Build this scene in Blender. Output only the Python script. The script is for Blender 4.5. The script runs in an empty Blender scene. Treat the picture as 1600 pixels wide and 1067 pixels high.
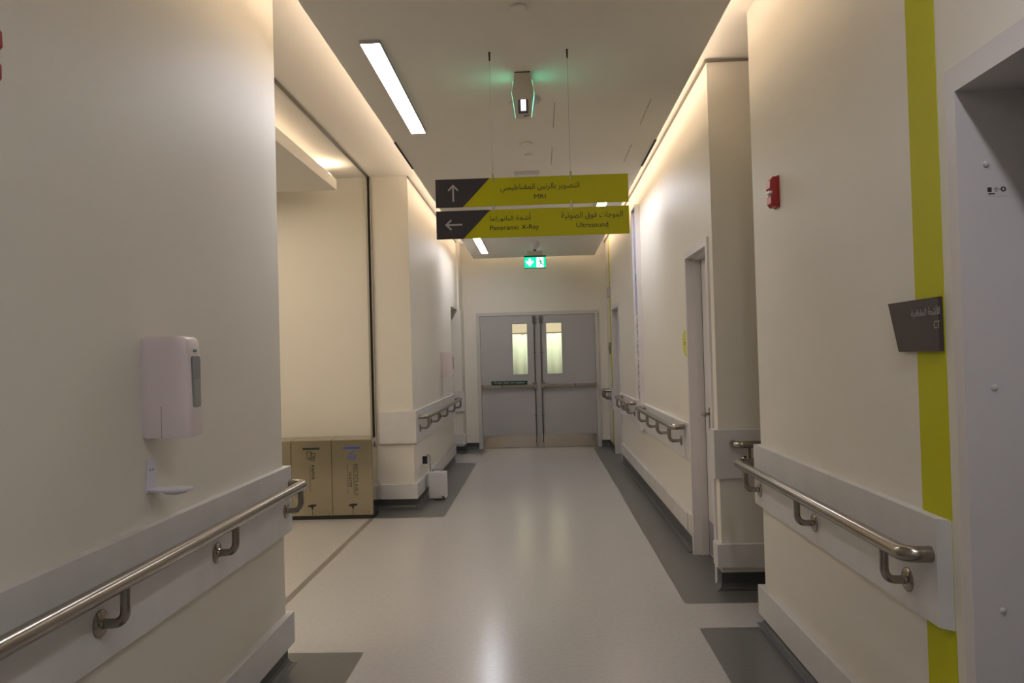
import bpy, bmesh, math
from mathutils import Vector, Matrix
PI = math.pi
SC = bpy.context.scene
COL = SC.collection

# ---------------------------------------------------------------- camera
f_px, vp, roll, EYE = 1280.0, (844.0, 557.0), 0.0275, 1.44
fw = Vector((vp[0]-800, vp[1]-533.5, f_px)).normalized()          # corridor direction in camera axes (x right, y down, z ahead)
up = Vector((-math.sin(roll), -math.cos(roll), 0)); up = (up - up.dot(fw)*fw).normalized()
rt = fw.cross(up)
if rt.x < 0: rt = -rt
cam_right = Vector((rt.x, fw.x, up.x)); cam_down = Vector((rt.y, fw.y, up.y)); cam_fwd = Vector((rt.z, fw.z, up.z))
cd = bpy.data.cameras.new('camera'); cam = bpy.data.objects.new('camera', cd); COL.objects.link(cam)
cd.sensor_width = 36; cd.lens = 36*f_px/1600; cd.clip_start = 0.05; cd.clip_end = 60
m = Matrix((cam_right, -cam_down, -cam_fwd)).transposed().to_4x4(); m.translation = (0, 0, EYE)
cam.matrix_world = m
SC.camera = cam

# ---------------------------------------------------------------- world, exposure
w = bpy.data.worlds.new('world'); SC.world = w; w.use_nodes = True
w.node_tree.nodes['Background'].inputs[0].default_value = (0.8, 0.75, 0.68, 1)
w.node_tree.nodes['Background'].inputs[1].default_value = 0.02
SC.view_settings.view_transform = 'Standard'; SC.view_settings.look = 'None'
SC.view_settings.exposure = 1.72; SC.view_settings.gamma = 1.0; SC.view_settings.use_curve_mapping = False

K_STRIP, K_COVE, K_ROOM = 10.5, 3.4, 9.0
def area_light(name, loc, rot, sx, sy, power, color):
    l = bpy.data.lights.new(name, 'AREA'); l.shape = 'RECTANGLE'; l.size = sx; l.size_y = sy; l.energy = power; l.color = color
    o = bpy.data.objects.new(name, l); COL.objects.link(o); o.location = loc; o.rotation_euler = rot
    return o
# downlights' glow of the bright side room on the left, an added fill there, and the treatment room behind the double door
area_light('side_room_light', (-2.95, 6.2, 3.02), (0, 0, 0), 1.5, 2.4, K_ROOM, (1.0, 0.83, 0.64))
area_light('side_room_fill', (-3.1, 3.6, 2.2), (PI/2, 0, PI), 1.6, 1.5, 40.0, (1.0, 0.86, 0.70))  # unseen fill light, added to brighten the side room's back wall
area_light('far_room_light', (0.0, 14.9, 2.9), (0, 0, 0), 1.6, 0.8, 16, (1.0, 0.93, 0.80))

# ---------------------------------------------------------------- materials
def mat(name, col, rough=0.6, metal=0.0, spec=0.5, noise=None, bump=None, emit=None, coat=0, trans=0, aniso=None):
    M = bpy.data.materials.new(name); M.use_nodes = True
    nt = M.node_tree; b = nt.nodes['Principled BSDF']
    b.inputs['Base Color'].default_value = (*col, 1); b.inputs['Roughness'].default_value = rough
    b.inputs['Metallic'].default_value = metal; b.inputs['Specular IOR Level'].default_value = spec
    if coat: b.inputs['Coat Weight'].default_value = coat; b.inputs['Coat Roughness'].default_value = 0.12
    if trans: b.inputs['Transmission Weight'].default_value = trans
    if emit: b.inputs['Emission Color'].default_value = (*emit[0], 1); b.inputs['Emission Strength'].default_value = emit[1]
    if noise or bump or aniso:
        tc = nt.nodes.new('ShaderNodeTexCoord'); mp = nt.nodes.new('ShaderNodeMapping')
        nt.links.new(tc.outputs['Object'], mp.inputs['Vector'])
        if aniso: mp.inputs['Scale'].default_value = aniso
        n = nt.nodes.new('ShaderNodeTexNoise'); nt.links.new(mp.outputs['Vector'], n.inputs['Vector'])
        n.inputs['Scale'].default_value = (noise or bump)[0]; n.inputs['Detail'].default_value = 4
        if noise:
            r = nt.nodes.new('ShaderNodeMapRange'); r.inputs['From Min'].default_value = 0.3; r.inputs['From Max'].default_value = 0.7
            r.inputs['To Min'].default_value = 1-noise[1]; r.inputs['To Max'].default_value = 1+noise[1]
            nt.links.new(n.outputs['Fac'], r.inputs['Value'])
            mx = nt.nodes.new('ShaderNodeMix'); mx.data_type = 'RGBA'; mx.blend_type = 'MULTIPLY'; mx.inputs[0].default_value = 1
            mx.inputs[6].default_value = (*col, 1); nt.links.new(r.outputs['Result'], mx.inputs[7])
            nt.links.new(mx.outputs[2], b.inputs['Base Color'])
        if bump:
            n2 = nt.nodes.new('ShaderNodeTexNoise'); nt.links.new(mp.outputs['Vector'], n2.inputs['Vector']); n2.inputs['Scale'].default_value = bump[0]
            bp = nt.nodes.new('ShaderNodeBump'); bp.inputs['Strength'].default_value = bump[1]; bp.inputs['Distance'].default_value = 0.002
            nt.links.new(n2.outputs['Fac'], bp.inputs['Height']); nt.links.new(bp.outputs['Normal'], b.inputs['Normal'])
    return M
WALL = mat('wall_paint', (0.70, 0.665, 0.58), 0.5, noise=(1.5, 0.015), bump=(120, 0.06))
CEIL = mat('ceiling_paint', (0.86, 0.82, 0.73), 0.8)
GUARD = mat('wall_guard_vinyl', (0.60, 0.585, 0.565), 0.42, noise=(6, 0.05), bump=(300, 0.15))
COVE_B = mat('cove_base_vinyl', (0.055, 0.056, 0.056), 0.35)
FL_LIGHT = mat('floor_vinyl_light', (0.41, 0.395, 0.38), 0.21, noise=(40, 0.04), spec=0.5)
FL_DARK = mat('floor_vinyl_dark', (0.108, 0.108, 0.104), 0.33, noise=(60, 0.08))
JOINT = mat('expansion_joint', (0.17, 0.15, 0.125), 0.5)
STEEL = mat('brushed_steel', (0.33, 0.30, 0.26), 0.22, 1.0, noise=(30, 0.06), aniso=(0.3, 6, 6))
BINST = mat('bin_steel', (0.40, 0.36, 0.275), 0.17, 1.0, noise=(14, 0.04), aniso=(30, 30, 0.5))
KICK = mat('kick_plate_steel', (0.50, 0.44, 0.36), 0.14, 1.0, noise=(12, 0.06), aniso=(30, 30, 0.5))
DOORP = mat('door_paint_grey', (0.41, 0.395, 0.39), 0.42)
FRAMEP = mat('frame_paint_white', (0.61, 0.575, 0.56), 0.38)
DOORW = mat('door_paint_white', (0.60, 0.58, 0.57), 0.42)
LIME = mat('lime_paint', (0.50, 0.49, 0.006), 0.55, spec=0.2)
LIMES = mat('lime_sign_acrylic', (0.60, 0.56, 0.006), 0.45, spec=0.2)
BROWN = mat('sign_dark_brown', (0.042, 0.033, 0.034), 0.4)
PLAQ = mat('plaque_brown', (0.060, 0.045, 0.045), 0.5, spec=0.3)
INK = mat('sign_ink', (0.035, 0.035, 0.02), 0.6)
GREYT = mat('sign_pale_ink', (0.50, 0.48, 0.45), 0.5)
BLACK = mat('black_plastic', (0.012, 0.012, 0.012), 0.4)
RUBBER = mat('dark_gasket', (0.02, 0.02, 0.02), 0.7)
WPLAS = mat('white_plastic', (0.68, 0.66, 0.67), 0.3, spec=0.5)
DISP = mat('dispenser_plastic', (0.76, 0.665, 0.67), 0.28)
TRAY = mat('tray_plastic', (0.62, 0.60, 0.66), 0.3)
GREYP = mat('grey_plastic', (0.22, 0.22, 0.24), 0.3)
RED = mat('alarm_red', (0.36, 0.018, 0.014), 0.3)
BLUE = mat('bin_blue', (0.02, 0.07, 0.42), 0.5)
STRIP = mat('strip_diffuser', (0.9, 0.9, 0.95), 0.5, emit=((0.93, 0.92, 1.0), K_STRIP))
LED = mat('cove_led', (1, 0.9, 0.7), 0.5, emit=((1.0, 0.80, 0.65), K_COVE))
SPOT = mat('side_room_led', (1, 0.9, 0.7), 0.5, emit=((1.0, 0.80, 0.62), 0.5))
GREENL = mat('exit_green_lit', (0.0, 0.5, 0.25), 0.4, emit=((0.0, 0.50, 0.24), 0.6))
WHITEL = mat('exit_white_lit', (0.9, 1, 0.95), 0.4, emit=((0.78, 1.0, 0.92), 0.42))
GREENE = mat('exit_blade_lit', (0.1, 0.6, 0.4), 0.4, emit=((0.14, 0.75, 0.45), 0.75))
LCD = mat('unit_lamp_lit', (0.9, 0.9, 1), 0.4, emit=((0.85, 0.85, 1.0), 0.5))
GREENS = mat('push_sign_green', (0.01, 0.05, 0.028), 0.5)
CURT = mat('curtain_fabric', (0.60, 0.68, 0.52), 0.9)
CREAM = mat('cream_paint', (0.75, 0.66, 0.50), 0.7)
PANELB = mat('panel_blue', (0.30, 0.33, 0.50), 0.4)
GLASS = mat('clear_glass', (0.93, 0.96, 0.95), 0.03, trans=1.0)
UNIT = mat('unit_housing', (0.58, 0.53, 0.43), 0.35)
BUFFER = mat('rubber_buffer', (0.57, 0.54, 0.53), 0.7)

# ---------------------------------------------------------------- mesh helpers
def finish(name, bm, material, parent=None, smooth=False, bevel=0, seg=2):
    me = bpy.data.meshes.new(name)
    if bevel:
        es = [e for e in bm.edges if len(e.link_faces) == 2 and e.calc_face_angle(0) > 0.5]
        bmesh.ops.bevel(bm, geom=es, offset=bevel, segments=seg, affect='EDGES', profile=0.5, clamp_overlap=True)
    bmesh.ops.recalc_face_normals(bm, faces=bm.faces)
    bm.to_mesh(me); bm.free()
    mats = material if isinstance(material, (list, tuple)) else [material]
    for x in mats: me.materials.append(x)
    if smooth:
        for p in me.polygons: p.use_smooth = True
        try: me.set_sharp_from_angle(angle=math.radians(40))
        except Exception: pass
    o = bpy.data.objects.new(name, me); COL.objects.link(o)
    if parent: o.parent = parent
    return o
def add_box(bm, x0, x1, y0, y1, z0, z1, mi=0):
    v = [bm.verts.new(p) for p in ((x0,y0,z0),(x1,y0,z0),(x1,y1,z0),(x0,y1,z0),(x0,y0,z1),(x1,y0,z1),(x1,y1,z1),(x0,y1,z1))]
    for q in ((0,3,2,1),(4,5,6,7),(0,1,5,4),(1,2,6,5),(2,3,7,6),(3,0,4,7)):
        f = bm.faces.new([v[i] for i in q]); f.material_index = mi
def box(name, b, material, parent=None, bevel=0, **k):
    bm = bmesh.new(); add_box(bm, *b); return finish(name, bm, material, parent, bevel=bevel, **k)
def boxes(name, bs, material, parent=None, bevel=0):
    bm = bmesh.new()
    for b in bs: add_box(bm, *b)
    return finish(name, bm, material, parent, bevel=bevel)
def add_prism(bm, pts, a0, a1, axis='z', mi=0):
    def P(p, a): return {'z': (p[0], p[1], a), 'y': (p[0], a, p[1]), 'x': (a, p[0], p[1])}[axis]
    lo = [bm.verts.new(P(p, a0)) for p in pts]; hi = [bm.verts.new(P(p, a1)) for p in pts]; n = len(pts)
    bm.faces.new(lo[::-1]).material_index = mi; bm.faces.new(hi).material_index = mi
    for i in range(n): bm.faces.new((lo[i], lo[(i+1)%n], hi[(i+1)%n], hi[i])).material_index = mi
def prism(name, pts, a0, a1, material, parent=None, axis='z', bevel=0, smooth=False, seg=2):
    bm = bmesh.new(); add_prism(bm, pts, a0, a1, axis); return finish(name, bm, material, parent, bevel=bevel, smooth=smooth, seg=seg)
def add_tube(bm, path, r, n=16, cap=True):
    path = [Vector(p) for p in path]; rings = []
    t0 = (path[1]-path[0]).normalized(); a = Vector((0,0,1)) if abs(t0.z) < 0.9 else Vector((1,0,0))
    u = t0.cross(a).normalized()
    for i, p in enumerate(path):
        t = ((path[min(i+1, len(path)-1)]-p).normalized() + (p-path[max(i-1,0)]).normalized()).normalized()
        u = (u - u.dot(t)*t).normalized(); v = t.cross(u)
        rr = r[i] if isinstance(r, (list, tuple)) else r
        rings.append([bm.verts.new(p + rr*(math.cos(2*PI*k/n)*u + math.sin(2*PI*k/n)*v)) for k in range(n)])
    for A, B in zip(rings, rings[1:]):
        for k in range(n): bm.faces.new((A[k], A[(k+1)%n], B[(k+1)%n], B[k]))
    if cap: bm.faces.new(rings[0][::-1]); bm.faces.new(rings[-1])
def tube(name, path, r, material, parent=None, n=16):
    bm = bmesh.new(); add_tube(bm, path, r, n); return finish(name, bm, material, parent, smooth=True)
def add_lathe(bm, prof, n=28, M=Matrix()):
    rings = [[bm.verts.new(M @ Vector((r*math.cos(2*PI*k/n), r*math.sin(2*PI*k/n), z))) for k in range(n)] for r, z in prof]
    for A, B in zip(rings, rings[1:]):
        for k in range(n): bm.faces.new((A[k], A[(k+1)%n], B[(k+1)%n], B[k]))
    bm.faces.new(rings[0][::-1]); bm.faces.new(rings[-1])
def lathe(name, prof, material, parent=None, n=28, M=Matrix()):
    bm = bmesh.new(); add_lathe(bm, prof, n, M); return finish(name, bm, material, parent, smooth=True)
def arc(c, r, a0, a1, n, f):
    return [f(c[0]+r*math.cos(a0+(a1-a0)*i/n), c[1]+r*math.sin(a0+(a1-a0)*i/n)) for i in range(n+1)]
def rrect(x0, x1, y0, y1, r, n=4):
    o = []
    for cx, cy, a in ((x1-r,y0+r,-PI/2),(x1-r,y1-r,0),(x0+r,y1-r,PI/2),(x0+r,y0+r,PI)):
        o += [(cx+r*math.cos(a+PI/2*i/n), cy+r*math.sin(a+PI/2*i/n)) for i in range(n+1)]
    return o

def tag(o, label, cat, group=None):
    o['label'] = label; o['category'] = cat
    if group: o['group'] = group
    return o
def struct(o): o['kind'] = 'structure'; return o
def empty(name, loc, rz=0):
    o = bpy.data.objects.new(name, None); COL.objects.link(o); o.location = loc; o.rotation_euler = (0,0,rz); o.empty_display_size = .1
    return o
def children(o): return [c for c in bpy.data.objects if c.parent is o]
def copy_tree(o, parent=None):
    c = o.copy(); COL.objects.link(c)
    if parent: c.parent = parent
    for ch in children(o): copy_tree(ch, c)
    return c
# wall frames: local x runs along the wall, local y points out of it, z up
LEFT, RIGHT, FACING = -PI/2, PI/2, PI

# ---------------------------------------------------------------- lettering
FORMS = {'ا': (0xFE8D,2), 'أ': (0xFE83,2), 'ب': (0xFE8F,4), 'ة': (0xFE93,2), 'ت': (0xFE95,4), 'ج': (0xFE9D,4), 'ر': (0xFEAD,2), 'ش': (0xFEB5,4),
         'س': (0xFEB1,4), 'ص': (0xFEB9,4), 'ط': (0xFEC1,4), 'ع': (0xFEC9,4), 'غ': (0xFECD,4), 'ف': (0xFED1,4), 'ق': (0xFED5,4), 'ل': (0xFEDD,4),
         'م': (0xFEE1,4), 'ن': (0xFEE5,4), 'و': (0xFEED,2), 'ي': (0xFEF1,4), 'ﻷ': (0xFEF7,2), 'ﻻ': (0xFEFB,2)}
def shape_arabic(s):
    s = s.replace('لأ', 'ﻷ').replace('لا', 'ﻻ'); out = []
    for i, ch in enumerate(s):
        if ch not in FORMS: out.append(ch); continue
        base, n = FORMS[ch]
        prev = i > 0 and s[i-1] in FORMS and FORMS[s[i-1]][1] == 4
        nxt = i+1 < len(s) and s[i+1] in FORMS and n == 4
        out.append(chr(base + (3 if prev and nxt else 2 if nxt else 1 if prev else 0)))
    return ''.join(out[::-1])
def text_verts(s, width, height, depth=0.001, squash=True):
    """mesh data of a line of text, fitted to width and height, centred, lying in xy"""
    cu = bpy.data.curves.new('lettering', 'FONT'); cu.body = s; cu.resolution_u = 3; cu.extrude = depth/2; cu.size = 1
    o = bpy.data.objects.new('lettering', cu); COL.objects.link(o)
    dg = bpy.context.evaluated_depsgraph_get(); dg.update()
    me = bpy.data.meshes.new_from_object(o.evaluated_get(dg)); bpy.data.objects.remove(o)
    xs = [v.co.x for v in me.vertices]; ys = [v.co.y for v in me.vertices]
    sx = width/(max(xs)-min(xs)); sy = height/(max(ys)-min(ys)) if height else sx
    cx, cy = (max(xs)+min(xs))/2, (max(ys)+min(ys))/2
    for v in me.vertices: v.co = ((v.co.x-cx)*sx, (v.co.y-cy)*sy, v.co.z)
    me.name = 'lettering'
    return me
def lettering(s, width, height, material, parent, pos, rot=0.0, name='lettering'):
    """pos = (x right, z up, y out) in a frame whose viewer stands at +y"""
    me = text_verts(s, width, height); me.materials.clear(); me.materials.append(material)
    Mx = Matrix(((-1,0,0,-pos[0]),(0,0,1,pos[2]),(0,1,0,pos[1]),(0,0,0,1))) @ Matrix.Rotation(rot, 4, 'Z')
    me.transform(Mx)
    o = bpy.data.objects.new(name, me); COL.objects.link(o); o.parent = parent
    return o
def decal(name, polys, material, parent, y0, y1, sgn=-1, bevel=0):
    """flat shapes on a face: polys in (x right as seen, z)"""
    bm = bmesh.new()
    for i, p in enumerate(polys): add_prism(bm, [(sgn*a, b) for a, b in p], y0, y1+i*4e-5, 'y')
    return finish(name, bm, material, parent)
def stroke(p, q, w):
    d = Vector((q[0]-p[0], q[1]-p[1])).normalized(); n = Vector((-d.y, d.x))*w/2
    return [(p[0]+n.x, p[1]+n.y), (q[0]+n.x, q[1]+n.y), (q[0]-n.x, q[1]-n.y), (p[0]-n.x, p[1]-n.y)]
def ring(cx, cy, r0, r1, n=16):
    return [[(cx+r1*math.cos(a), cy+r1*math.sin(a)), (cx+r1*math.cos(b), cy+r1*math.sin(b)), (cx+r0*math.cos(b), cy+r0*math.sin(b)), (cx+r0*math.cos(a), cy+r0*math.sin(a))]
            for a, b in [(2*PI*i/n, 2*PI*(i+1)/n) for i in range(n)]]
def rc(x0, x1, z0, z1): return [(x0,z0),(x1,z0),(x1,z1),(x0,z1)]

# ================================================================ SETTING
H = 3.24          # soffit height
XL, XR, XN = -1.25, 1.07, 1.15     # left wall, far right wall, near right wall
JX = 7.72         # back wall of the side room
# floor: light vinyl with dark borders, cut into abutting fields
bm = bmesh.new()
def fl(x0, x1, y0, y1, mi):
    f = bm.faces.new([bm.verts.new(p) for p in ((x0,y0,0),(x1,y0,0),(x1,y1,0),(x0,y1,0))]); f.material_index = mi
BL, BR = -0.912, 0.791
fl(BL, BR, -3.6, 13.1, 0)
fl(-4.6, BL, -3.6, 4.06, 1)
for x0, x1, mi in ((-4.6,-1.60,0),(-1.555,BL,0)): fl(x0, x1, 4.06, 7.47, mi)
fl(-1.60, -1.555, 4.06, 7.47, 2)
fl(-4.6, BL, 7.47, 11.32, 1); fl(-4.6, BL, 11.32, 12.33, 0); fl(-4.6, BL, 12.33, 13.1, 1)
fl(BR, 3.0, -3.6, 4.34, 1); fl(BR, 3.0, 4.34, 4.755, 0); fl(BR, 3.0, 4.755, 13.1, 1)
fl(-4.6, 3.0, 13.1, 16.5, 0)
struct(finish('floor', bm, [FL_LIGHT, FL_DARK, JOINT]))
# soffit
struct(box('ceiling', (-4.8, 3.2, -3.8, 16.7, H, H+0.1), CEIL))
# walls
PY = 7.93   # pillar and side-room wall face
struct(box('wall_left', (-1.45, XL, -3.6, 3.90, 0, H), WALL))
struct(boxes('wall_left_far', [(-4.6, XL, PY, 11.57, 0, H), (-1.45, XL, 11.57, 12.5, 2.19, H), (-4.6, -1.2, 12.5, 13.0, 0, 2.19), (-4.6, XL+.03, 12.5, 13.0, 2.19, H), (-2.6, -2.4, 11.57, 12.5, 0, H)], WALL))
struct(box('wall_side_room', (-4.8, -4.6, -3.6, PY, 0, H), WALL))
struct(box('wall_back', (-4.6, 3.2, -3.8, -3.6, 0, H), WALL))
struct(box('wall_right', (XN, 3.0, 2.28, 4.37, 0, H), WALL))
struct(boxes('wall_right_behind', [(XN, 3.0, -3.6, 1.05, 0, H), (XN, 1.5, 1.05, 2.28, 2.187, H)], WALL))
struct(box('wall_side_passage', (3.0, 3.2, -3.6, 13.0, 0, H), WALL))
struct(boxes('wall_right_far', [(XR, 3.0, 5.04, 5.14, 0, H), (XR, 3.0, 5.95, 10.98, 0, H), (XR, 3.0, 12.03, 13.0, 0, H),
                                (XR, 1.5, 5.14, 5.95, 2.16, H), (XR, 1.5, 10.98, 12.03, 2.14, H)], WALL))
struct(boxes('wall_far', [(-1.5, -1.0, 13.0, 13.15, 0, H), (0.93, 1.4, 13.0, 13.15, 0, H), (-1.0, 0.93, 13.0, 13.15, 2.15, H)], WALL))
# room behind the double door
struct(boxes('wall_treatment_room', [(-3.0, 3.0, 16.2, 16.4, 0, H), (-3.2, -3.0, 13.15, 16.4, 0, H), (3.0, 3.2, 13.15, 16.4, 0, H)], CREAM))
# lower ceiling panel floating under the soffit, with the warm cove behind its edges
cp = struct(boxes('ceiling_panel', [(-1.0, 0.89, -3.6, 12.80, 3.0, 3.035)], CEIL))
boxes('cove_led_strip', [(-0.95, -0.86, 2.0, 12.6, 3.036, 3.046), (0.75, 0.84, 2.0, 12.6, 3.036, 3.046), (-0.85, 0.74, 12.71, 12.74, 3.036, 3.042)], LED, cp)
# side room's own lower ceiling panel
sp = struct(box('ceiling_panel.001', (-4.6, -1.84, 3.0, 7.5, 3.03, 3.13), CEIL))
boxes('cove_led_strip', [(-1.99, -1.89, 4.2, 7.4, 3.131, 3.14)], SPOT, sp)
boxes('cove_lamp', [(-1.93, -1.86, 7.30, 7.38, 3.132, 3.15)], mat('side_room_spot', (1, .9, .7), .5, emit=((1, .84, .65), 12)), sp)
# shadow-gap trims where soffit meets wall
struct(boxes('trim_1', [(XR-.012, XR, 5.03, 13.0, H-.022, H-.006), (XR, 3.0, 5.03, 5.04, H-.022, H-.006)], JOINT))
struct(boxes('trim_2', [(XL, XL+.012, PY-.01, 13.0, H-.022, H-.006)], JOINT))
# expansion joint cover running along ceiling and down the wall
struct(boxes('trim_3', [(-1.648, -1.618, 3.9, PY, H-.008, H-.001)], JOINT))
ALU = mat('joint_aluminium', (.36, .33, .28), .4, .5)
struct(boxes('trim_4', [(-1.660, -1.642, PY-.03, PY, 0, H-.01), (-1.618, -1.607, PY-.03, PY, 0, H-.01)], ALU))
struct(boxes('trim_5', [(-1.642, -1.618, PY-.012, PY, 0, H-.01)], RUBBER))
# lime stripes painted from floor to soffit
struct(box('trim_6', (XN-.003, XN, 2.362, 2.535, 0.0, H), LIME))
struct(box('trim_7', (XR-.003, XR, 12.24, 12.40, 0.0, H), LIME))

# bumper boards (upper) and skirting boards (lower): plan outlines that wrap the corners
def guard(name, pts, z0, z1): return struct(prism(name, pts, z0, z1, GUARD, bevel=0.006))
T = 0.032
def wrap_left_near(z0, z1, n): return guard(n, [(XL, -3.5), (XL+T, -3.5), (XL+T, 3.935), (XL+T-.006, 3.94), (-1.50, 3.94), (-1.50, 3.90), (XL, 3.90)], z0, z1)
def wrap_pillar(z0, z1, n): return guard(n, [(-1.575, PY), (-1.575, PY-T), (XL+T, PY-T), (XL+T, 11.55), (XL, 11.55), (XL, PY)], z0, z1)
def wrap_left_end(z0, z1, n): return guard(n, [(-1.7, 12.5), (-1.7, 12.5-T), (-1.2+T, 12.5-T), (-1.2+T, 12.62), (-1.2, 12.62), (-1.2, 12.5)], z0, z1)
def wrap_right_near(z0, z1, n): return guard(n, [(XN, 2.36), (XN-T, 2.395), (XN-T, 4.40), (2.9, 4.40), (2.9, 4.37), (XN, 4.37)], z0, z1)
def wrap_return(z0, z1, n): return guard(n, [(XR, 5.135), (XR-T, 5.135), (XR-T, 5.04-T), (2.9, 5.04-T), (2.9, 5.04), (XR, 5.04)], z0, z1)
def along_right(z0, z1, n): return guard(n, [(XR, 5.99), (XR-T*.6, 6.0), (XR-T*.6, 6.06), (XR-T, 6.06), (XR-T, 10.96), (XR, 10.96)], z0, z1)
def right_end(z0, z1, n): return guard(n, [(XR, 12.05), (XR-T, 12.05), (XR-T, 12.95), (XR, 12.95)], z0, z1)
k = 8
for fn in (wrap_left_near, wrap_pillar, wrap_left_end, wrap_right_near, wrap_return, along_right, right_end):
    lo = (0.635, 0.945)
    if fn is wrap_return: lo = (0.672, 0.965)
    if fn is along_right: lo = (0.67, 0.93)
    fn(*lo, 'trim_%d' % k); k += 1
for fn, lo in ((wrap_left_near, (0.10, 0.245)), (wrap_pillar, (0.10, 0.24)), (wrap_left_end, (0.13, 0.28)), (wrap_right_near, (0.055, 0.205)), (wrap_return, (0.135, 0.275)), (along_right, (0.14, 0.265))):
    fn(*lo, 'trim_%d' % k); k += 1
# dark vinyl cove bases
def cove(name, pts, h=0.10):
    o = struct(prism(name, pts, 0, h, COVE_B)); return o
c_ = 0.006
def cove_run(name, path, h=0.10):
    """path: plan polyline of the wall face, left side = room; sweeps a coved profile"""
    prof = [(0,h),(c_,h),(c_,0.035),(c_+.006,0.018),(c_+.018,0.006),(c_+.036,0.0015),(c_+.036,0),(0,0)]
    bm = bmesh.new(); n = len(path); rows = []
    for i, p in enumerate(path):
        p = Vector(p); d0 = (p-Vector(path[i-1])).normalized() if i else None; d1 = (Vector(path[i+1])-p).normalized() if i < n-1 else None
        n0 = Vector((-d0.y, d0.x)) if d0 else None; n1 = Vector((-d1.y, d1.x)) if d1 else None
        if n0 and n1: nn = (n0+n1); nn = nn/ nn.dot(n0)
        else: nn = n0 or n1
        rows.append([bm.verts.new((p.x+nn.x*a, p.y+nn.y*a, z)) for a, z in prof])
    for A, B in zip(rows, rows[1:]):
        for j in range(len(prof)): bm.faces.new((A[j], A[(j+1)%len(prof)], B[(j+1)%len(prof)], B[j]))
    bm.faces.new(rows[0]); bm.faces.new(rows[-1][::-1])
    return struct(finish(name, bm, COVE_B))
cove_run('baseboard_left', [(-1.45, 3.90), (XL, 3.90), (XL, -3.5)])
cove_run('baseboard_left_far', [(XL, 11.57), (XL, PY), (-4.6, PY)])
cove_run('baseboard_left_end', [(-1.0, 13.0), (-1.2, 13.0), (-1.2, 12.5), (-2.4, 12.5)])
cove_run('baseboard_right', [(XN, 2.29), (XN, 4.37), (3.0, 4.37)])
cove_run('baseboard_return', [(3.0, 5.04), (XR, 5.04), (XR, 5.135)])
cove_run('baseboard_right_far', [(XR, 5.96), (XR, 10.97)])
cove_run('baseboard_right_end', [(XR, 12.05), (XR, 13.0), (0.94, 13.0)])

# ---------------------------------------------------------------- doors of the setting
def side_door(name, y0, y1, top, leafx, face_w=0.05):
    """frame in the right wall, y0..y1 outer, leaf set back at x = leafx"""
    d = struct(empty(name, (XR, (y0+y1)/2, 0), RIGHT))         # local x -> +Y, local y -> -X
    L = (y1-y0)/2; p = 0.014
    fr = []
    bm = bmesh.new(); dep = XR-leafx-.05
    for s in (-1, 1):
        a, b = sorted((s*L, s*(L-face_w))); add_box(bm, a, b, dep, p, 0, top)
        a, b = sorted((s*(L-face_w), s*(L-face_w-.012))); add_box(bm, a, b, dep, XR-leafx+.055, 0, top-face_w)
    add_box(bm, -L+face_w, L-face_w, dep, p, top-face_w, top)
    add_box(bm, -L+face_w, L-face_w, dep, XR-leafx+.055, top-face_w-.012, top-face_w)
    finish('door_frame', bm, FRAMEP, d, bevel=0.003)
    leaf = box('door_leaf', (-L+face_w+.016, L-face_w-.016, XR-leafx-.045, XR-leafx, 0.008, top-face_w-.016), DOORW, d, bevel=.002)
    boxes('gasket', [(-L+face_w+.012, -L+face_w+.017, XR-leafx-.02, XR-leafx+.002, 0, top-face_w-.012), (L-face_w-.017, L-face_w-.012, XR-leafx-.02, XR-leafx+.002, 0, top-face_w-.012)], RUBBER, d)
    return d, leaf, L
d1, leaf1, L1 = side_door('door_1', 5.14, 5.95, 2.16, 1.165)
h = box('latch_plate', (.150, .195, XR-1.165, XR-1.165+.008, .90, 1.055), STEEL, leaf1, bevel=.003)
tube('door_handle', [(.172, XR-1.165+.006, 1.012), (.172, XR-1.165+.045, 1.012)] + [(.172-.012*(1-math.cos(a)), XR-1.165+.045+.012*math.sin(a), 1.012) for a in (.4,.8,1.2,1.57)] + [(.045, XR-1.165+.057, 1.012)], .010, STEEL, leaf1)
boxes('kick_plate', [(-L1+.075, L1-.075, XR-1.165, XR-1.165+.002, .02, .25)], GREYP, leaf1)
d2, leaf2, L2 = side_door('door_2', 10.98, 12.03, 2.14, 1.19)
box('latch_plate', (-L2+.085, -L2+.13, XR-1.19, XR-1.19+.008, .90, 1.07), STEEL, leaf2, bevel=.003)
tube('door_handle', [(-L2+.105, XR-1.19+.006, 1.02), (-L2+.105, XR-1.19+.055, 1.02), (-L2+.115, XR-1.19+.063, 1.02), (-L2+.23, XR-1.19+.063, 1.02)], .010, STEEL, leaf2)

# near right door frame with deep jamb
d3 = struct(empty('door_3', (XN, 1.665, 0), RIGHT))
L3 = .615; bm = bmesh.new()
for s in (-1, 1):
    a, b = sorted((s*L3, s*(L3-.05))); add_box(bm, a, b, -.22, .018, 0, 2.19)
add_box(bm, -L3+.05, L3-.05, -.22, .018, 2.122, 2.19)
finish('door_frame', bm, FRAMEP, d3, bevel=.004)
boxes('gasket', [(L3-.060, L3-.05, -.174, -.166, 0, 2.122), (-L3+.05, L3-.05, -.174, -.166, 2.11, 2.122)], RUBBER, d3)
lf = box('door_leaf', (-L3+.052, L3-.064, -.218, -.174, .008, 2.112), DOORP, d3, bevel=.002)
for z in (1.923, 1.325, .733):
    bf = lathe('buffer', [(.0085, 0), (.0085, .002), (.006, .005), (.002, .006)], BUFFER, d3, 16, Matrix.Translation((L3-.05, -.058, z)) @ Matrix.Rotation(-PI/2, 4, 'Y'))

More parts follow.
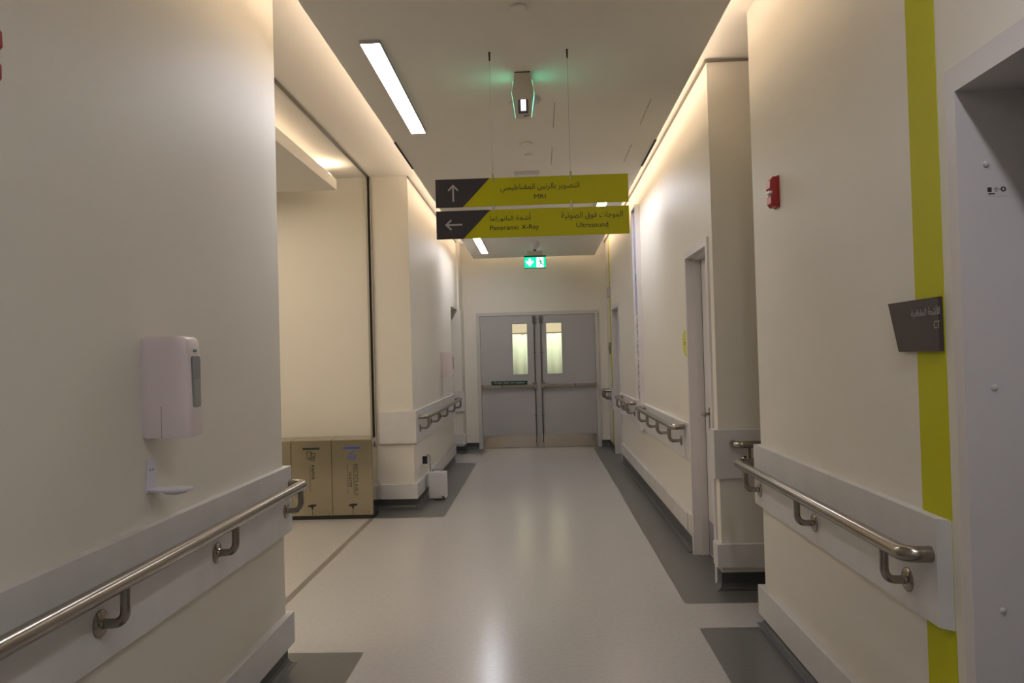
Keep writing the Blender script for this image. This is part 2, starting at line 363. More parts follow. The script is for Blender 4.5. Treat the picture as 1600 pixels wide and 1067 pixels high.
# far double door
d4 = struct(empty('door_4', (-.035, 13.0, 0), FACING))     # local x -> -X, local y -> toward the corridor
FW = .965; bm = bmesh.new()
for s in (-1, 1):
    a, b = sorted((s*FW, s*(FW-.055))); add_box(bm, a, b, -.12, .02, 0, 2.155)
    a, b = sorted((s*(FW-.055), s*(FW-.07))); add_box(bm, a, b, -.12, -.035, 0, 2.10)
add_box(bm, -FW+.055, FW-.055, -.12, .02, 2.10, 2.155); add_box(bm, -FW+.07, FW-.07, -.12, -.035, 2.085, 2.10)
finish('door_frame', bm, mat('frame_paint_beige', (.52,.50,.46), .45), d4, bevel=.004)
def leaf(s):
    """s=-1: leaf seen on the right (local -x), +1: seen on the left"""
    def X(a, b): return tuple(sorted((s*a, s*b)))
    xi, xo = .002, .905
    wz0, wz1 = 1.168, 1.965
    wa, wb = (.165, .398) if s > 0 else (.143, .382)
    bm = bmesh.new(); y0, y1 = -.03, .012
    for (a, b, z0, z1) in ((xi, wa, .01, 2.095), (wb, xo, .01, 2.095), (wa, wb, .01, wz0), (wa, wb, wz1, 2.095)): add_box(bm, *X(a, b), y0, y1, z0, z1)
    if s > 0: add_box(bm, -.012, .016, y0-.006, y0, .01, 2.095)
    lf = finish('door_leaf', bm, DOORP, d4)
    bm = bmesh.new(); e = .022
    for (a, b, z0, z1) in ((wa-e, wa, wz0-e, wz1+e), (wb, wb+e, wz0-e, wz1+e), (wa, wb, wz0-e, wz0), (wa, wb, wz1, wz1+e)): add_box(bm, *X(a, b), y1, y1+.008, z0, z1)
    finish('window_frame', bm, DOORP, lf)
    box('window_glass', (*X(wa, wb), -.012, -.006, wz0, wz1), GLASS, lf)
    box('kick_plate', (*X(.03, .895), y1, y1+.002, .015, .21), KICK, lf)
    # push bar
    bm = bmesh.new(); add_box(bm, *X(.04, .90), y1+.03, y1+.062, .968, 1.0)
    finish('push_bar', bm, KICK, lf, bevel=.006)
    boxes('bar_joint', [(*X(.57, .58), y1+.005, y1+.066, .963, 1.005), (*X(.885, .905), y1, y1+.05, .962, 1.006)], RUBBER, lf)
    bm = bmesh.new(); add_box(bm, *X(.035, .095), y1, y1+.055, .93, 1.035)
    finish('latch_case', bm, STEEL, lf, bevel=.008)
    bm = bmesh.new(); add_tube(bm, [(s*.052, y1+.022, .06), (s*.052, y1+.022, 2.03)], .0095, 10)
    for z in (1.50, .51): add_box(bm, *X(.030, .075), y1, y1+.034, z-.008, z+.008)
    finish('vertical_rod', bm, mat('rod_steel', (.20,.18,.17), .35, 1.0), lf, smooth=True)
    box('top_latch', (*X(.030, .074), y1, y1+.04, 1.97, 2.085), mat('latch_dark', (.10,.09,.085), .35, .8), lf, bevel=.004)
    box('bottom_latch', (*X(.034, .070), y1, y1+.035, .012, .09), STEEL, lf, bevel=.004)
leaf(1); leaf(-1)
boxes('threshold', [(-.91, .91, -.06, .02, 0, .008)], KICK, d4)
# treatment room curtain and rail
cr = bmesh.new(); N = 160; rows = [[], []]
for i in range(N+1):
    x = -1.6+3.2*i/N; y = 15.2 + .012*math.sin(i*.62) + .018*math.sin(i*.17+1)
    for j, z in enumerate((.25, 1.862)): rows[j].append(cr.verts.new((x, y + (.01*math.sin(i*.9) if j == 0 else 0), z)))
for i in range(N): cr.faces.new((rows[0][i], rows[0][i+1], rows[1][i+1], rows[1][i]))
cu = finish('curtain', cr, CURT, smooth=True); sm = cu.modifiers.new('thickness', 'SOLIDIFY'); sm.thickness = .003
tag(cu, 'pale green pleated curtain seen through the windows of the double door', 'curtain')
tr = tube('curtain_rail', [(-2.95, 15.2, 1.885), (2.95, 15.2, 1.885)], .016, mat('rail_brown', (.30,.24,.15), .5), n=10)
tag(tr, 'thin brown curtain rail above the pale green curtain behind the double door', 'rail')

# ================================================================ HANDRAILS
def handrail(loc, rz, L, brackets, z, label, ends=(True, True), off=.072, r=.024, wrap=False, group=None):
    """local x 0..L, y out of the guard face"""
    t = empty('handrail', loc, rz); t['label'] = label; t['category'] = 'handrail'
    if group: t['group'] = group
    R = .040; path = []
    if ends[0]: path += [(0, 0, z), (0, off-R, z)] + [(R-R*math.cos(a), off-R+R*math.sin(a), z) for a in [PI/2*i/6 for i in range(1, 7)]]
    else: path += [(0, off, z)]
    if ends[1]: path += [(L-R+R*math.sin(a), off-R+R*math.cos(a), z) for a in [PI/2*i/6 for i in range(0, 6)]] + [(L, off-R, z), (L, -.35 if wrap else 0, z)]
    else: path += [(L, off, z)]
    tube('rail', path, r, STEEL, t, 20)
    zb = z-.115; first = None
    for x in brackets:
        if first is None:
            R2 = .034
            pth = [(0, off, z-r*.8), (0, off, zb+R2)] + [(0, off-R2+R2*math.cos(a), zb+R2-R2*math.sin(a)) for a in [PI/2*i/6 for i in range(1, 7)]] + [(0, .004, zb)]
            br = tube('bracket', pth, .0135, STEEL, t, 14)
            lathe('flange', [(.038, 0), (.038, .004), (.033, .008), (.016, .010), (.014, .014)], STEEL, br, 24, Matrix.Translation((0, 0, zb)) @ Matrix.Rotation(-PI/2, 4, 'X'))
            first = br
            br.location.x = x
        else:
            c = first.copy(); COL.objects.link(c); c.parent = t; c.location.x = x
            for ch in children(first):
                g = ch.copy(); COL.objects.link(g); g.parent = c
    return t
# near left: local x -> -Y
handrail((XL+T, 3.90, 0), LEFT, 6.0, [3.90-y for y in (3.84, 3.013, 2.205, 1.38, .5)], .860, 'long brushed steel handrail on the near left wall, below the large hand sanitizer dispenser', (True, False))
handrail((XN-T, 2.43, 0), RIGHT, 2.05, [y-2.43 for y in (2.587, 3.449, 4.297)], .836, 'brushed steel handrail on the near right wall crossing towards the lime stripe', (True, True), wrap=True)
handrail((XR-T, 6.02, 0), RIGHT, 2.20, [y-6.02 for y in (6.17, 6.80, 7.43, 8.06)], .90, 'steel handrail on the far right wall, just past the nearer white door', (True, True), off=.09, r=.021)
handrail((XR-T, 9.05, 0), RIGHT, 1.42, [y-9.05 for y in (9.18, 9.76, 10.34)], .90, 'short steel handrail between the tall framed panel and the farther white door', (True, True), off=.09, r=.021)
handrail((XR-T, 12.16, 0), RIGHT, .52, [.06, .46], .905, 'very short handrail at the far end of the right wall beside the double door', (True, True), off=.09, r=.021)
handrail((XL+T, 11.50, 0), LEFT, 3.43, [11.50-y for y in (8.16, 8.98, 9.80, 10.62, 11.42)], .875, 'steel handrail on the far left wall above the small white heater', (True, True), off=.09, r=.021)
handrail((2.6, 5.04-T, 0), FACING, 1.45, [1.38, .7, .1], .885, 'steel handrail on the wall facing the camera, in the right side passage', (True, True), off=.09, r=.021)

# ================================================================ HANGING SIGN
hs = empty('hanging_sign', (-.02, 4.15, 2.05), FACING)
tag(hs, 'two lime yellow direction boards hung one above the other on thin wires', 'sign')
def board(z0, z1, arrow, dxb):
    W0, W1 = -.489, .489
    b = prism('sign_board', [(-a, c) for a, c in rc(W0, W1, z0, z1)], -.004, .004, LIMES, hs, 'y')
    fx = [(W0-.0005, z0-.0003), (-.352+dxb, z0-.0003), (-.213+dxb, z1+.0003), (W0-.0005, z1+.0003)]
    decal('dark_corner', [fx], BROWN, b, -.0055, .0055)
    cz = (z0+z1)/2; cx = -.400
    if arrow == 'up': ps = [stroke((cx, cz-.043), (cx, cz+.036), .0085), stroke((cx-.025, cz+.013), (cx+.002, cz+.041), .0085), stroke((cx+.025, cz+.013), (cx-.002, cz+.041), .0085)]
    else: ps = [stroke((cx-.036, cz), (cx+.043, cz), .0085), stroke((cx-.013, cz-.025), (cx-.041, cz+.002), .0085), stroke((cx-.013, cz+.025), (cx-.041, cz-.002), .0085)]
    decal('arrow', ps, GREYT, b, .0054, .0063)
    return b
b1 = board(.161, .304, 'up', 0); b2 = board(0, .142, 'left', 0)
lettering(shape_arabic('التصوير بالرنين المغناطيسي'), .403, .046, INK, b1, (.041, .248, .0045))
lettering('MRI', .058, .022, INK, b1, (.041, .203, .0045))
lettering(shape_arabic('أشعة البانوراما'), .206, .040, INK, b2, (-.112, .098, .0045))
lettering('Panoramic X-Ray', .248, .031, INK, b2, (-.092, .046, .0045))
lettering(shape_arabic('الموجات فوق الصوتية'), .310, .040, INK, b2, (.302, .098, .0045))
lettering('Ultrasound', .160, .025, INK, b2, (.302, .050, .0045))
for sx in (-.197, .199):
    tube('wire', [(-sx, 0, .30), (-sx, 0, .95)], .0008, mat('wire_steel', (.35,.32,.28), .4, .6), hs, 6)
    bm = bmesh.new(); add_tube(bm, [(-sx, 0, .905), (-sx, 0, .94), (-sx, 0, .95)], [.004, .0055, .0055], 10); finish('ceiling_anchor', bm, mat('anchor_dark', (.12,.09,.06), .4, .8), hs, smooth=True)
    for z0, z1 in ((.285, .325), (.130, .175)):
        bm = bmesh.new(); add_tube(bm, [(-sx, .0, z0), (-sx, .0, z1)], .0062, 10); finish('clip', bm, mat('clip_steel', (.5,.46,.3), .3, 1.0), hs, smooth=True)

# ================================================================ CEILING FITTINGS
def strip_light(loc, L, label):
    t = empty('strip_light', loc); tag(t, label, 'ceiling light', 'linear strip lights on the corridor ceiling')
    w = .047; bm = bmesh.new(); z = -.017
    for b in ((-w-.004, -w, 0, L), (w, w+.004, 0, L), (-w, w, -.004, 0), (-w, w, L, L+.004)): add_box(bm, *b, z-.002, 0)
    add_box(bm, -w, w, 0, L, -.004, 0)
    finish('light_housing', bm, GREYT, t)
    box('light_diffuser', (-w+.001, w-.001, .001, L-.001, z, z+.004), STRIP, t)
    return t
SL = strip_light((-.786, 3.93, 3.0), 1.60, 'lit white strip light on the ceiling in front of and left above the hanging sign')
for loc, lb in (((.672, 7.15, 3.0), 'lit strip light on the right, glimpsed in the gap between the two sign boards'),
                ((-.775, 10.45, 3.0), 'small distant lit strip light just below the left part of the hanging sign'),
                ((.672, .1, 3.0), 'strip light on the right of the ceiling above the camera'),
                ((-.786, -2.9, 3.0), 'strip light on the left of the ceiling behind the camera')):
    c = copy_tree(SL); c.location = loc; c['label'] = lb
def disc(name, loc, r, label, cat, h=.006):
    return tag(lathe(name, [(r*.9, -h), (r, -h*.6), (r, -.001), (r*.98, 0)][::1], WPLAS if name != 'sprinkler_cover' else CEIL, None, 28, Matrix.Translation(loc)), label, cat)
disc('sprinkler_cover', (-.056, 3.62, 2.997), .037, 'small round ceiling cover at the top edge of the photo', 'sprinkler cover', .012)
disc('sprinkler_cover', (-.05, 5.95, 2.997), .037, 'small round ceiling cover beyond the exit unit, nearer the camera of the two', 'sprinkler cover', .010)
disc('sprinkler_cover', (-.05, 6.30, 2.997), .030, 'small round ceiling cover just above the flat white ceiling box', 'sprinkler cover', .008)
sd = empty('smoke_detector', (-.053, 4.93, 3.0)); tag(sd, 'round white smoke detector behind the green glowing exit unit', 'smoke detector')
lathe('detector_base', [(.090, -.022), (.096, -.008), (.096, 0)], WPLAS, sd); lathe('detector_head', [(.03, -.060), (.055, -.055), (.070, -.038), (.078, -.022)], WPLAS, sd)
cb = box('ceiling_box', (-.175, .035, 6.85, 6.98, 2.968, 3.0), WPLAS, bevel=.004); tag(cb, 'flat white box on the ceiling right above the hanging sign', 'ceiling box')
dc = empty('ceiling_sensor', (-.035, 11.15, 3.0)); tag(dc, 'grey cone shaped ceiling sensor above the far green exit sign', 'sensor')
lathe('sensor_body', [(.022, -.10), (.038, -.085), (.062, -.05), (.066, 0)], WPLAS, dc); lathe('sensor_lens', [(.015, -.118), (.022, -.112), (.023, -.10)], BLACK, dc)
# slot diffusers on the panel's edges, access hatches
tag(box('slot_vent', (-1.003, -.990, 5.80, 6.62, 2.994, 3.036), RUBBER), 'black slot vent along the left edge of the ceiling panel', 'vent')
tag(box('slot_vent', (.878, .893, 5.98, 6.80, 2.994, 3.036), RUBBER), 'black slot vent along the right edge of the ceiling panel', 'vent')
HG = mat('hatch_gap', (.30,.27,.22), .8)
for y0, lb in ((5.02, 'faint flush access hatch in the ceiling right of the exit unit, nearer one'), (6.1, 'faint flush access hatch in the ceiling above the sign, farther one')):
    hh = empty('access_hatch', (.13, y0, 3.0)); tag(hh, lb, 'hatch')
    box('hatch_gap', (0, .004, 0, .55, -.0015, 0), HG, hh); box('hatch_gap', (.59, .594, 0, .55, -.0015, 0), HG, hh)
    box('hatch_panel', (.004, .59, 0.0, .55, -.0003, 0), CEIL, hh)

# emergency exit unit seen end-on
eu = empty('exit_unit', (-.055, 4.45, 3.0)); tag(eu, 'ceiling exit light seen end on, green glow on both sides and small white lamp grid', 'exit light')
prof = [(-.042, 0), (-.050, -.05), (-.060, -.10), (-.060, -.125), (-.050, -.19), (-.042, -.262), (.042, -.262), (.050, -.19), (.060, -.125), (.060, -.10), (.050, -.05), (.042, 0)]
bm = bmesh.new(); fr = [bm.verts.new((x, 0, z)) for x, z in prof]; bk = [bm.verts.new((x, .17, z*.80)) for x, z in prof]; n = len(prof)
bm.faces.new(fr); bm.faces.new(bk[::-1])
for i in range(n): bm.faces.new((fr[i], fr[(i+1)%n], bk[(i+1)%n], bk[i]))
finish('housing', bm, UNIT, eu, bevel=.003)
for s in (-1, 1):
    bm = bmesh.new(); pts = [(.0525, -.045), (.0625, -.115), (.0525, -.185), (.045, -.25)]
    for (xa, za), (xb, zb_) in zip(pts, pts[1:]):
        v = [bm.verts.new((s*x, y, z*q)) for x, z, y, q in ((xa, za, .012, 1), (xb, zb_, .012, 1), (xb, zb_, .165, .82), (xa, za, .165, .82))]; bm.faces.new(v)
    bmesh.ops.remove_doubles(bm, verts=bm.verts, dist=1e-5)
    o = finish('green_blade', bm, GREENE, eu); sm = o.modifiers.new('thickness', 'SOLIDIFY'); sm.thickness = .002
    o2 = None
box('lamp_window', (-.028, .028, -.003, 0, -.232, -.155), mat('unit_window', (.12,.11,.13), .2), eu)
boxes('lamp_grid', [(-.013+.015*c, -.0003+.0146*c+.001, -.0045, -.003, -.167-.0125*r, -.1562-.0125*r) for c in (0, 1) for r in range(5)], LCD, eu)
boxes('printed_mark', [(.004+.010*q, .011+.010*q, -.0012, 0, -.249+.001*q, -.242+.001*q) for q in range(3)], BLACK, eu)
box('mounting_seam', (-.043, .043, -.001, .10, -.006, 0), BLACK, eu)

# far exit sign
es = empty('exit_sign', (-.037, 12.05, 2.75), FACING); tag(es, 'lit green exit sign with white down arrow and running figure above the double door', 'exit sign')
W = .157; Hh = .155
boxes('sign_housing', [(-W-.004, W+.004, -.03, .012, Hh, Hh+.022), (-W-.004, W+.004, -.02, .010, -.010, 0), (-W-.004, -W, -.02, .008, 0, Hh), (W, W+.004, -.02, .008, 0, Hh)], BLACK, es)
boxes('mounting', [(-.11, .11, -.022, -.004, Hh+.022, .25)], UNIT, es)
box('sign_face', (-W, W, -.016, .004, 0, Hh), GREENL, es)
ax = -.078
decal('arrow', [[(ax-.018, .125+.012), (ax+.018, .137), (ax+.018, .085), (ax-.018, .085)], [(ax-.055, .078), (ax, .02), (ax+.055, .078), (ax+.055, .110), (ax+.03, .092), (ax-.03, .092), (ax-.055, .110)]], WHITEL, es, .004, .0055)
decal('doorway', [rc(.020, .125, .004, .150)], WHITEL, es, .004, .0055)
px = .075
GR2 = mat('pictogram_green', (0, .22, .12), .5, emit=((0, .25, .13), .3))
decal('running_figure', [[(px-.010+.011*math.cos(a), .124+.011*math.sin(a)) for a in [2*PI*i/10 for i in range(10)]], stroke((px-.002, .108), (px+.016, .066), .022), stroke((px-.004, .102), (px-.030, .082), .009), stroke((px+.002, .108), (px+.034, .098), .008), stroke((px+.034, .098), (px+.040, .082), .008),
      stroke((px+.016, .068), (px-.010, .048), .012), stroke((px-.010, .048), (px-.026, .014), .011), stroke((px+.018, .064), (px+.038, .044), .012), stroke((px+.038, .046), (px+.070, .042), .010)], GR2, es, .0055, .0068)

# ================================================================ WALL FITTINGS
def dispenser(loc, rz, label):
    t = empty('sanitizer_dispenser', loc, rz); tag(t, label, 'dispenser')
    # local y out of wall, x along; z 0..0.32
    w, d = .062, .15
    fr_ = [(.0, .052), (.010, .060)] ; n_ = 7
    bm = bmesh.new(); rows = []
    for z, ky, kx in ((.0, .97, .97), (.008, 1.0, 1.0), (.10, 1.0, 1.0), (.20, .98, 1.0), (.27, .96, 1.0), (.298, .945, .995), (.311, .91, .98), (.318, .84, .94)):
        row = [(-w*kx, .010), (w*kx, .010)]
        for q in range(n_+1): a = PI/2*q/n_; row.append((kx*(w-.024*(1-math.cos(a))), .010 + ky*(.088+.052*math.sin(a))))
        for q in range(n_+1): a = PI/2*(1-q/n_); row.append((-kx*(w-.024*(1-math.cos(a))), .010 + ky*(.088+.052*math.sin(a))))
        rows.append([bm.verts.new((x, y, z)) for x, y in row])
    for A, B in zip(rows, rows[1:]):
        for q in range(len(A)): bm.faces.new((A[q], A[(q+1)%len(A)], B[(q+1)%len(A)], B[q]))
    bm.faces.new(rows[0][::-1]); bm.faces.new(rows[-1])
    finish('cover', bm, DISP, t, smooth=True)
    box('back_plate', (-w+.002, w-.002, 0, .010, .004, .312), DISP, t)
    wn = [(a, b) for a, b in rrect(-.030, .030, .092, .255, .012)]
    prism('level_window', wn, .138, .1512, GREYP, t, 'y', smooth=False)
    prism('liquid', rrect(-.022, .022, .100, .18, .008), .1512, .1520, mat('gel', (.25,.27,.24), .2), t, 'y')
    box('brand_label', (-.010, .010, .146, .1492, .268, .276), mat('label_green', (.10,.25,.12), .5), t)
    boxes('info_mark', [(-.012, .006, .146, .1492, .052, .056), (-.010, .004, .146, .1492, .040, .047), (-.014, .008, .146, .1492, .020, .030)], GREYP, t)
    box('key_slot', (.026, .032, .048, .052, .3165, .3190), BLACK, t)
    boxes('seam', [(w-.0005, w+.0006, .062, .0635, .0, .10)], GREYP, t)
    return t
ds = dispenser((XL, 2.585, 1.216), LEFT, 'large white hand sanitizer dispenser with grey level window on the near left wall')
dispenser((XL, 10.33, 1.216), LEFT, 'small white dispenser far down the left wall before the side opening').children
def tray(loc, rz, label):
    t = empty('drip_tray', loc, rz); tag(t, label, 'drip tray')
    prism('back_plate', [(-.040, .0), (.040, .0), (.028, .105), (-.028, .105)], 0, .004, TRAY, t, 'y', bevel=.0015)
    bm = bmesh.new(); n = 16
    out = [(-.028, .0)] + [(.05*math.sin(a), .075-.06*math.cos(a)) for a in [-PI*.22+0*a for a in ()]]
    pts = [(-.028, 0), (.028, 0)] + [(.052*math.sin(a), .075-.062*math.cos(a)) for a in [PI*.28+(PI*2-.56*PI)*i/n for i in range(n+1)]]
    for (s, z) in ((1, .010), ):
        add_prism(bm, pts, 0.004, .010, 'z')
    finish('tray_rim', bm, TRAY, t, bevel=.002)
    lathe('bowl', [(.012, -.010), (.034, -.005), (.044, .004), (.040, .005)], TRAY, t, 24, Matrix.Translation((0, .08, 0)))
    for s in (-1, 1): lathe('screw', [(.004, 0), (.004, .001), (.001, .0015)], GREYP, t, 10, Matrix.Translation((s*.009, .004, .070)) @ Matrix.Rotation(-PI/2, 4, 'X'))
    return t
tray((XL, 2.575, 1.043), LEFT, 'small white drip tray on the left wall beneath the large sanitizer dispenser')
tray((XL, 10.36, .99), LEFT, 'tiny drip tray below the far dispenser on the left wall')

def alarm(loc, rz, label):
    t = empty('fire_alarm', loc, rz); tag(t, label, 'fire alarm')
    w = .034
    side = [(a*.85, b*.82) for a, b in [(.0, 0), (.034, 0), (.048, .02), (.048, .055), (.036, .078), (.036, .09), (.052, .108), (.050, .150), (.034, .172), (0, .172)]]
    prism('housing', side, -w, w, RED, t, 'x', bevel=.004)
    box('clear_lens', (-w+.010, w-.010, .025, .046, .064, .076), WPLAS, t, bevel=.003)
    box('back_plate', (-w-.004, w+.004, 0, .008, -.004, .145), RED, t, bevel=.002)
    return t
alarm((XN, 3.93, 2.12), RIGHT, 'red fire alarm strobe on the near right wall')
alarm((XL, 1.782, 2.09), LEFT, 'red fire alarm strobe cut off at the left edge of the photo')

# CT plaque on the lime stripe
pq = empty('door_plaque', (XN-.003, 2.515, 1.424), RIGHT); tag(pq, 'dark brown slanted plaque reading CT on the lime stripe', 'plaque')
# viewer right = -x local
pts = [(.149, .0), (-.112, .0), (-.112, .156), (.182, .156)]      # (right, z) with right positive toward the camera side
prism('plaque_body', [(-p[0]*-1 if False else p[0]*1, p[1]) for p in [(.112, 0), (-.149+.0, 0), (-.182, .156), (.112, .156)]][::1] if False else [(x, z) for x, z in [(-.149, 0), (.112, 0), (.112+.0, .156), (-.149, .156)]], 0, .001, PLAQ, pq, 'y').name = 'backing'
bpy.data.objects.remove(bpy.data.objects['backing'])
prism('plaque_body', [(-.148, 0), (.118, 0), (.186, .156), (-.148, .156)], 0, .013, PLAQ, pq, 'y', bevel=.002)
DIMT = mat('plaque_ink', (.30, .29, .28), .5)
lettering(shape_arabic('الأشعة المقطعية'), .178, .032, DIMT, pq, (-.002+.07, .116, .0135))
lettering('CT', .036, .022, DIMT, pq, (.138, .077, .0135))
# far plaque over the lime stripe, seen edge on
pg = box('door_plaque', (XR-.03, XR-.003, 12.16, 12.5, 2.31, 2.45), GREYT, bevel=.003); tag(pg, 'pale grey plaque on the narrow far lime stripe, seen edge on', 'plaque')
# switch
sw = empty('access_reader', (XR, 12.38, 1.455), RIGHT); tag(sw, 'small dark and steel reader box on the wall right of the double door', 'card reader')
box('reader_body', (-.04, .04, 0, .03, 0, .17), GREYP, sw, bevel=.004); box('reader_face', (-.03, .03, .03, .036, .05, .11), STEEL, sw, bevel=.002)
# yellow disc sign
yd = empty('room_sign', (XR, 6.06, 1.512), RIGHT); tag(yd, 'round lime yellow sign on the wall beside the nearer white door', 'sign')
lathe('sign_disc', [(.096, 0), (.096, .004), (.095, .005)], mat('lime_disc', (.55,.56,.01), .4), yd, 36, Matrix.Rotation(-PI/2, 4, 'X'))
decal('mark', [rc(-.03, .03, -.003, .003), rc(-.02, .02, -.016, -.011)], INK, yd, .005, .0058)
# tall framed panel
tp = empty('wall_panel', (XR, 8.68, .93), RIGHT); tag(tp, 'tall narrow white framed panel, blue above and round patterns below, on the right wall', 'panel')
w = .17
boxes('panel_frame', [(-w, w, 0, .05, 0, .02), (-w, w, 0, .05, 2.04, 2.06), (-w, -w+.018, 0, .05, .02, 2.04), (w-.018, w, 0, .05, .02, 2.04)], FRAMEP, tp)
box('panel_base', (-w, w, .032, .052, -.28, 0), FRAMEP, tp, bevel=.003)
box('blue_sheet', (-w+.018, w-.018, 0, .030, .92, 2.04), PANELB, tp)
box('white_sheet', (-w+.018, w-.018, 0, .030, .02, .92), FRAMEP, tp)
gp = mat('pattern_grey', (.16,.15,.14), .5)
for i in range(4):
    decal('round_pattern', ring(0, .14+.215*i, .085, .10, 20) + [[(.0+.02*math.cos(a)+.045*math.cos(b), .14+.215*i+.045*math.sin(b)+.02*math.sin(a)) for a in [2*PI*q/8 for q in range(8)]] for b in (.5, 2.6, 4.4)], gp, tp, .030, .0315)
decal('teal_mark', [rc(-.12, .02, 1.28, 1.36)], mat('teal', (.02,.22,.25), .5), tp, .030, .0315)
# sticker on near jamb
st = empty('jamb_sticker', (1.2345, 2.23, 1.849), FACING); tag(st, 'small white and black key reminder sticker on the near right door jamb', 'sticker')
box('backing', (-.027, .028, 0, .0006, -.013, .013), FRAMEP, st)
decal('symbols', [rc(-.025, -.014, -.001, .0115), stroke((-.009, .005), (.012, .006), .0014), stroke((-.006, .009), (.002, .009), .002), stroke((-.005, .001), (.001, .001), .002), rc(-.023, -.006, -.0075, -.0045)] + ring(.0165, .006, .0035, .007), INK, st, .0006, .0009)
# push bar sign on left leaf
ps = box('push_sign', (-.785, -.212, 12.984, 12.988, 1.003, 1.066), GREENS); tag(ps, 'dark green strip reading Push bar to open on the left door leaf', 'sign')
me = text_verts('Push bar to open', .47, .036); me.materials.clear(); me.materials.append(GREYT); me.transform(Matrix(((1,0,0,-.4985),(0,0,-1,12.9835),(0,1,0,1.0345),(0,0,0,1))))
lo = bpy.data.objects.new('lettering', me); COL.objects.link(lo); lo.parent = ps

# ================================================================ BINS
def bin_(cx, label, kind):
    t = empty('recycling_bin', (cx, 7.48, 0), FACING); tag(t, label, 'bin', 'steel recycling bins standing in a row')
    w = .187
    box('plinth', (-w, w, -.235, -.006, 0, .035), BLACK, t)
    prism('body', [(-.235, .035), (0, .035), (0, .712), (-.235, .712)], -w, w, BINST, t, 'x')
    box('front_door', (-w+.003, w-.003, 0, .006, .040, .700), BINST, t, bevel=.0015)
    prism('lid', [(-.238, .712), (.008, .712), (.008, .722), (-.238, .738)], -w+.001, w-.001, BINST, t, 'x', bevel=.0015)
    col = BLUE if kind == 'recycle' else BLACK
    dx = 0.0 if kind == 'recycle' else .01
    decal('slot_strip', [rc(-.078, .078, .640, .658)], col, t, .006, .0075)
    if kind == 'paper':
        P = []
        def quad(cx, cz, a, w, h, lw=.005):
            c, s = math.cos(a), math.sin(a); q = [(cx+x*c-z*s, cz+x*s+z*c) for x, z in ((-w,-h),(w,-h),(w,h),(-w,h))]
            return [stroke(q[i], q[(i+1)%4], lw) for i in range(4)]
        P = quad(-.018, .590, .08, .020, .032) + quad(.010, .574, -.22, .022, .032) + quad(.010, .572, -.22, .009, .011, .006)
        decal('paper_symbol', P, BLACK, t, .006, .0072)
        lettering('PAPER', .135, .030, BLACK, t, (.012, .432, .0062), -PI/2)
        decal('rule_line', [rc(-.016, -.013, .255, .50)], BLACK, t, .006, .0068)
    elif kind == 'recycle':
        P = []; O = Vector((0, .574)); tri = [Vector((math.cos(a), math.sin(a)))*.058 for a in (PI/2, PI/2-2*PI/3, PI/2-4*PI/3)]
        for i in range(3):
            a, b = tri[i], tri[(i+1)%3]; d = b-a; inn = Vector((d.y, -d.x)).normalized()*.019
            q = [a+d*.16+O, a+d*.62+O, a+d*.80+inn*.5+O, a+d*.62+inn+O, a+d*.30+inn+O]
            P += [stroke(q[k_], q[(k_+1)%5], .0042) for k_ in range(5)]
        decal('recycling_symbol', P, BLUE, t, .006, .0072)
        lettering('RECYCLABLE', .285, .034, BLACK, t, (.035, .357, .0062), -PI/2)
        lettering('WASTE', .142, .032, BLACK, t, (-.020, .360, .0062), -PI/2)
        decal('rule_line', [rc(.010, .013, .225, .50), rc(-.047, -.044, .225, .50)], BLACK, t, .006, .0068)
    # foot opener: lens-shaped recess with a seam to the plinth
    lens = [(.042*math.cos(a), .128+.012*math.sin(a)+(.004*math.cos(a))) for a in [2*PI*i/20 for i in range(20)]]
    decal('foot_opener', [lens, [(-.012, .12), (.012, .12), (.006, .095), (-.004, .095)], rc(-.002, .002, .022+.02, .10)], BLACK, t, .006, .0074)
    if kind != 'general': decal('small_label', [rc(.075, .155, .045, .08)], mat('label_tan', (.26,.20,.12), .5), t, .006, .0066)
    return t
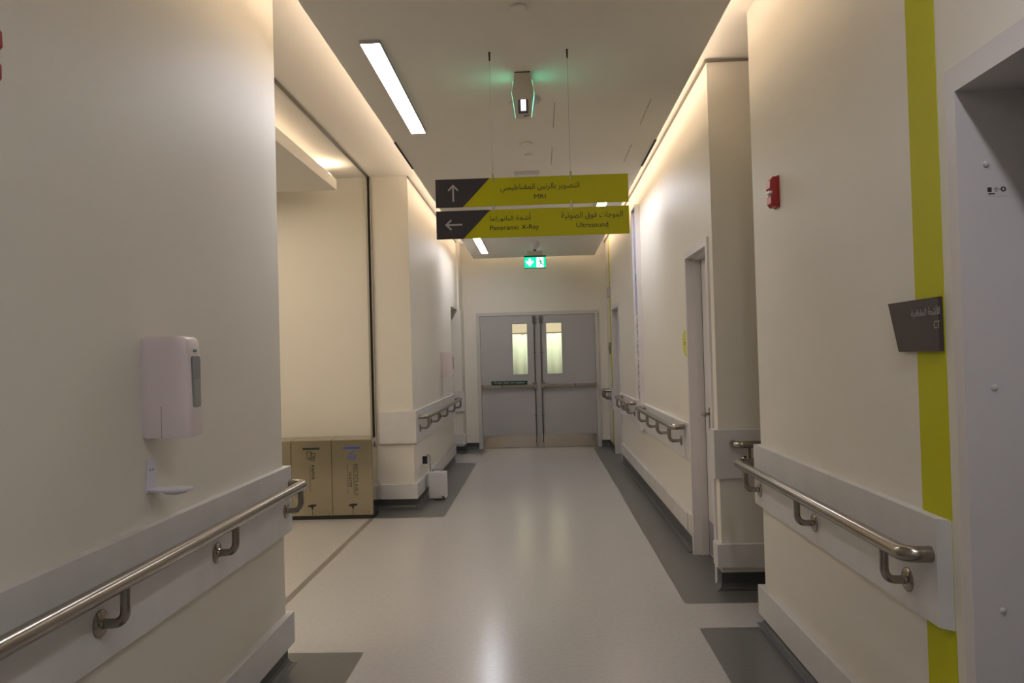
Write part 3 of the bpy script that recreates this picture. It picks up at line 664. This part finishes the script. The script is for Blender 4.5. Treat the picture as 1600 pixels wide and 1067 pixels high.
rb = bin_(-1.750, 'steel bin with blue strip reading RECYCLABLE WASTE, rightmost of the row', 'recycle')
boxes('side_latch', [(-.1885, -.187, -.14, -.105, .645, .69)], BLACK, rb)
bin_(-2.126, 'steel bin with black strip reading PAPER, middle of the row', 'paper')
bin_(-2.502, 'steel bin mostly hidden behind the near left wall, leftmost of the row', 'general')

# ================================================================ SCENT HEATER BY THE WALL, SOCKET
ht = empty('portable_unit', (-1.095, 8.42, 0), FACING); tag(ht, 'small white box shaped heater on the floor by the far left wall, cable plugged in', 'heater')
for s in (-1, 1): box('foot', (s*.0625-.0125, s*.0625+.0125, -.10, -.02, 0, .012), BLACK, ht)
box('casing', (-.093, .085, -.13, 0, .012, .275), WPLAS, ht, bevel=.008, seg=3)
box('front_panel', (-.080, .072, 0, .003, .03, .262), WPLAS, ht, bevel=.001)
tube('carry_handle', [(.05, -.06, .272), (.05, -.06, .292), (.04, -.06, .297), (-.03, -.06, .297), (-.04, -.06, .292), (-.04, -.06, .272)], .005, GREYP, ht, 10)
box('cable_inlet', (-.068, -.050, .003, .007, .020, .034), BLACK, ht)
so = empty('wall_socket', (XL, 8.47, .40), LEFT); tag(so, 'white wall socket on the far left wall above the small white heater', 'socket')
box('socket_plate', (-.045, .045, 0, .008, -.045, .045), WPLAS, so, bevel=.002)
def pw(p): return (-(XL+.008+p[1]+1.095), -(8.47-p[0]-8.42), .365+p[2])
bm = bmesh.new(); x0, y0, z0 = pw((-.03, 0, 0)); x1, y1, z1 = pw((.03, .045, .075)); add_box(bm, x1, x0, y0, y1, z0, z1)
finish('power_plug', bm, BLACK, ht, bevel=.008)
tube('cable', [pw(p) for p in [(0, .035, .07), (-.0, .05, .092), (-.01, .065, .08), (-.015, .07, .04), (-.015, .072, -.05), (-.01, .075, -.15), (0, .078, -.25), (.01, .085, -.335), (.03, .10, -.358), (.10, .13, -.361), (.12, .17, -.361), (.085, .20, -.361), (.065, .215, -.350), (.055, .22, -.340)]], .0035, BLACK, ht, 8)
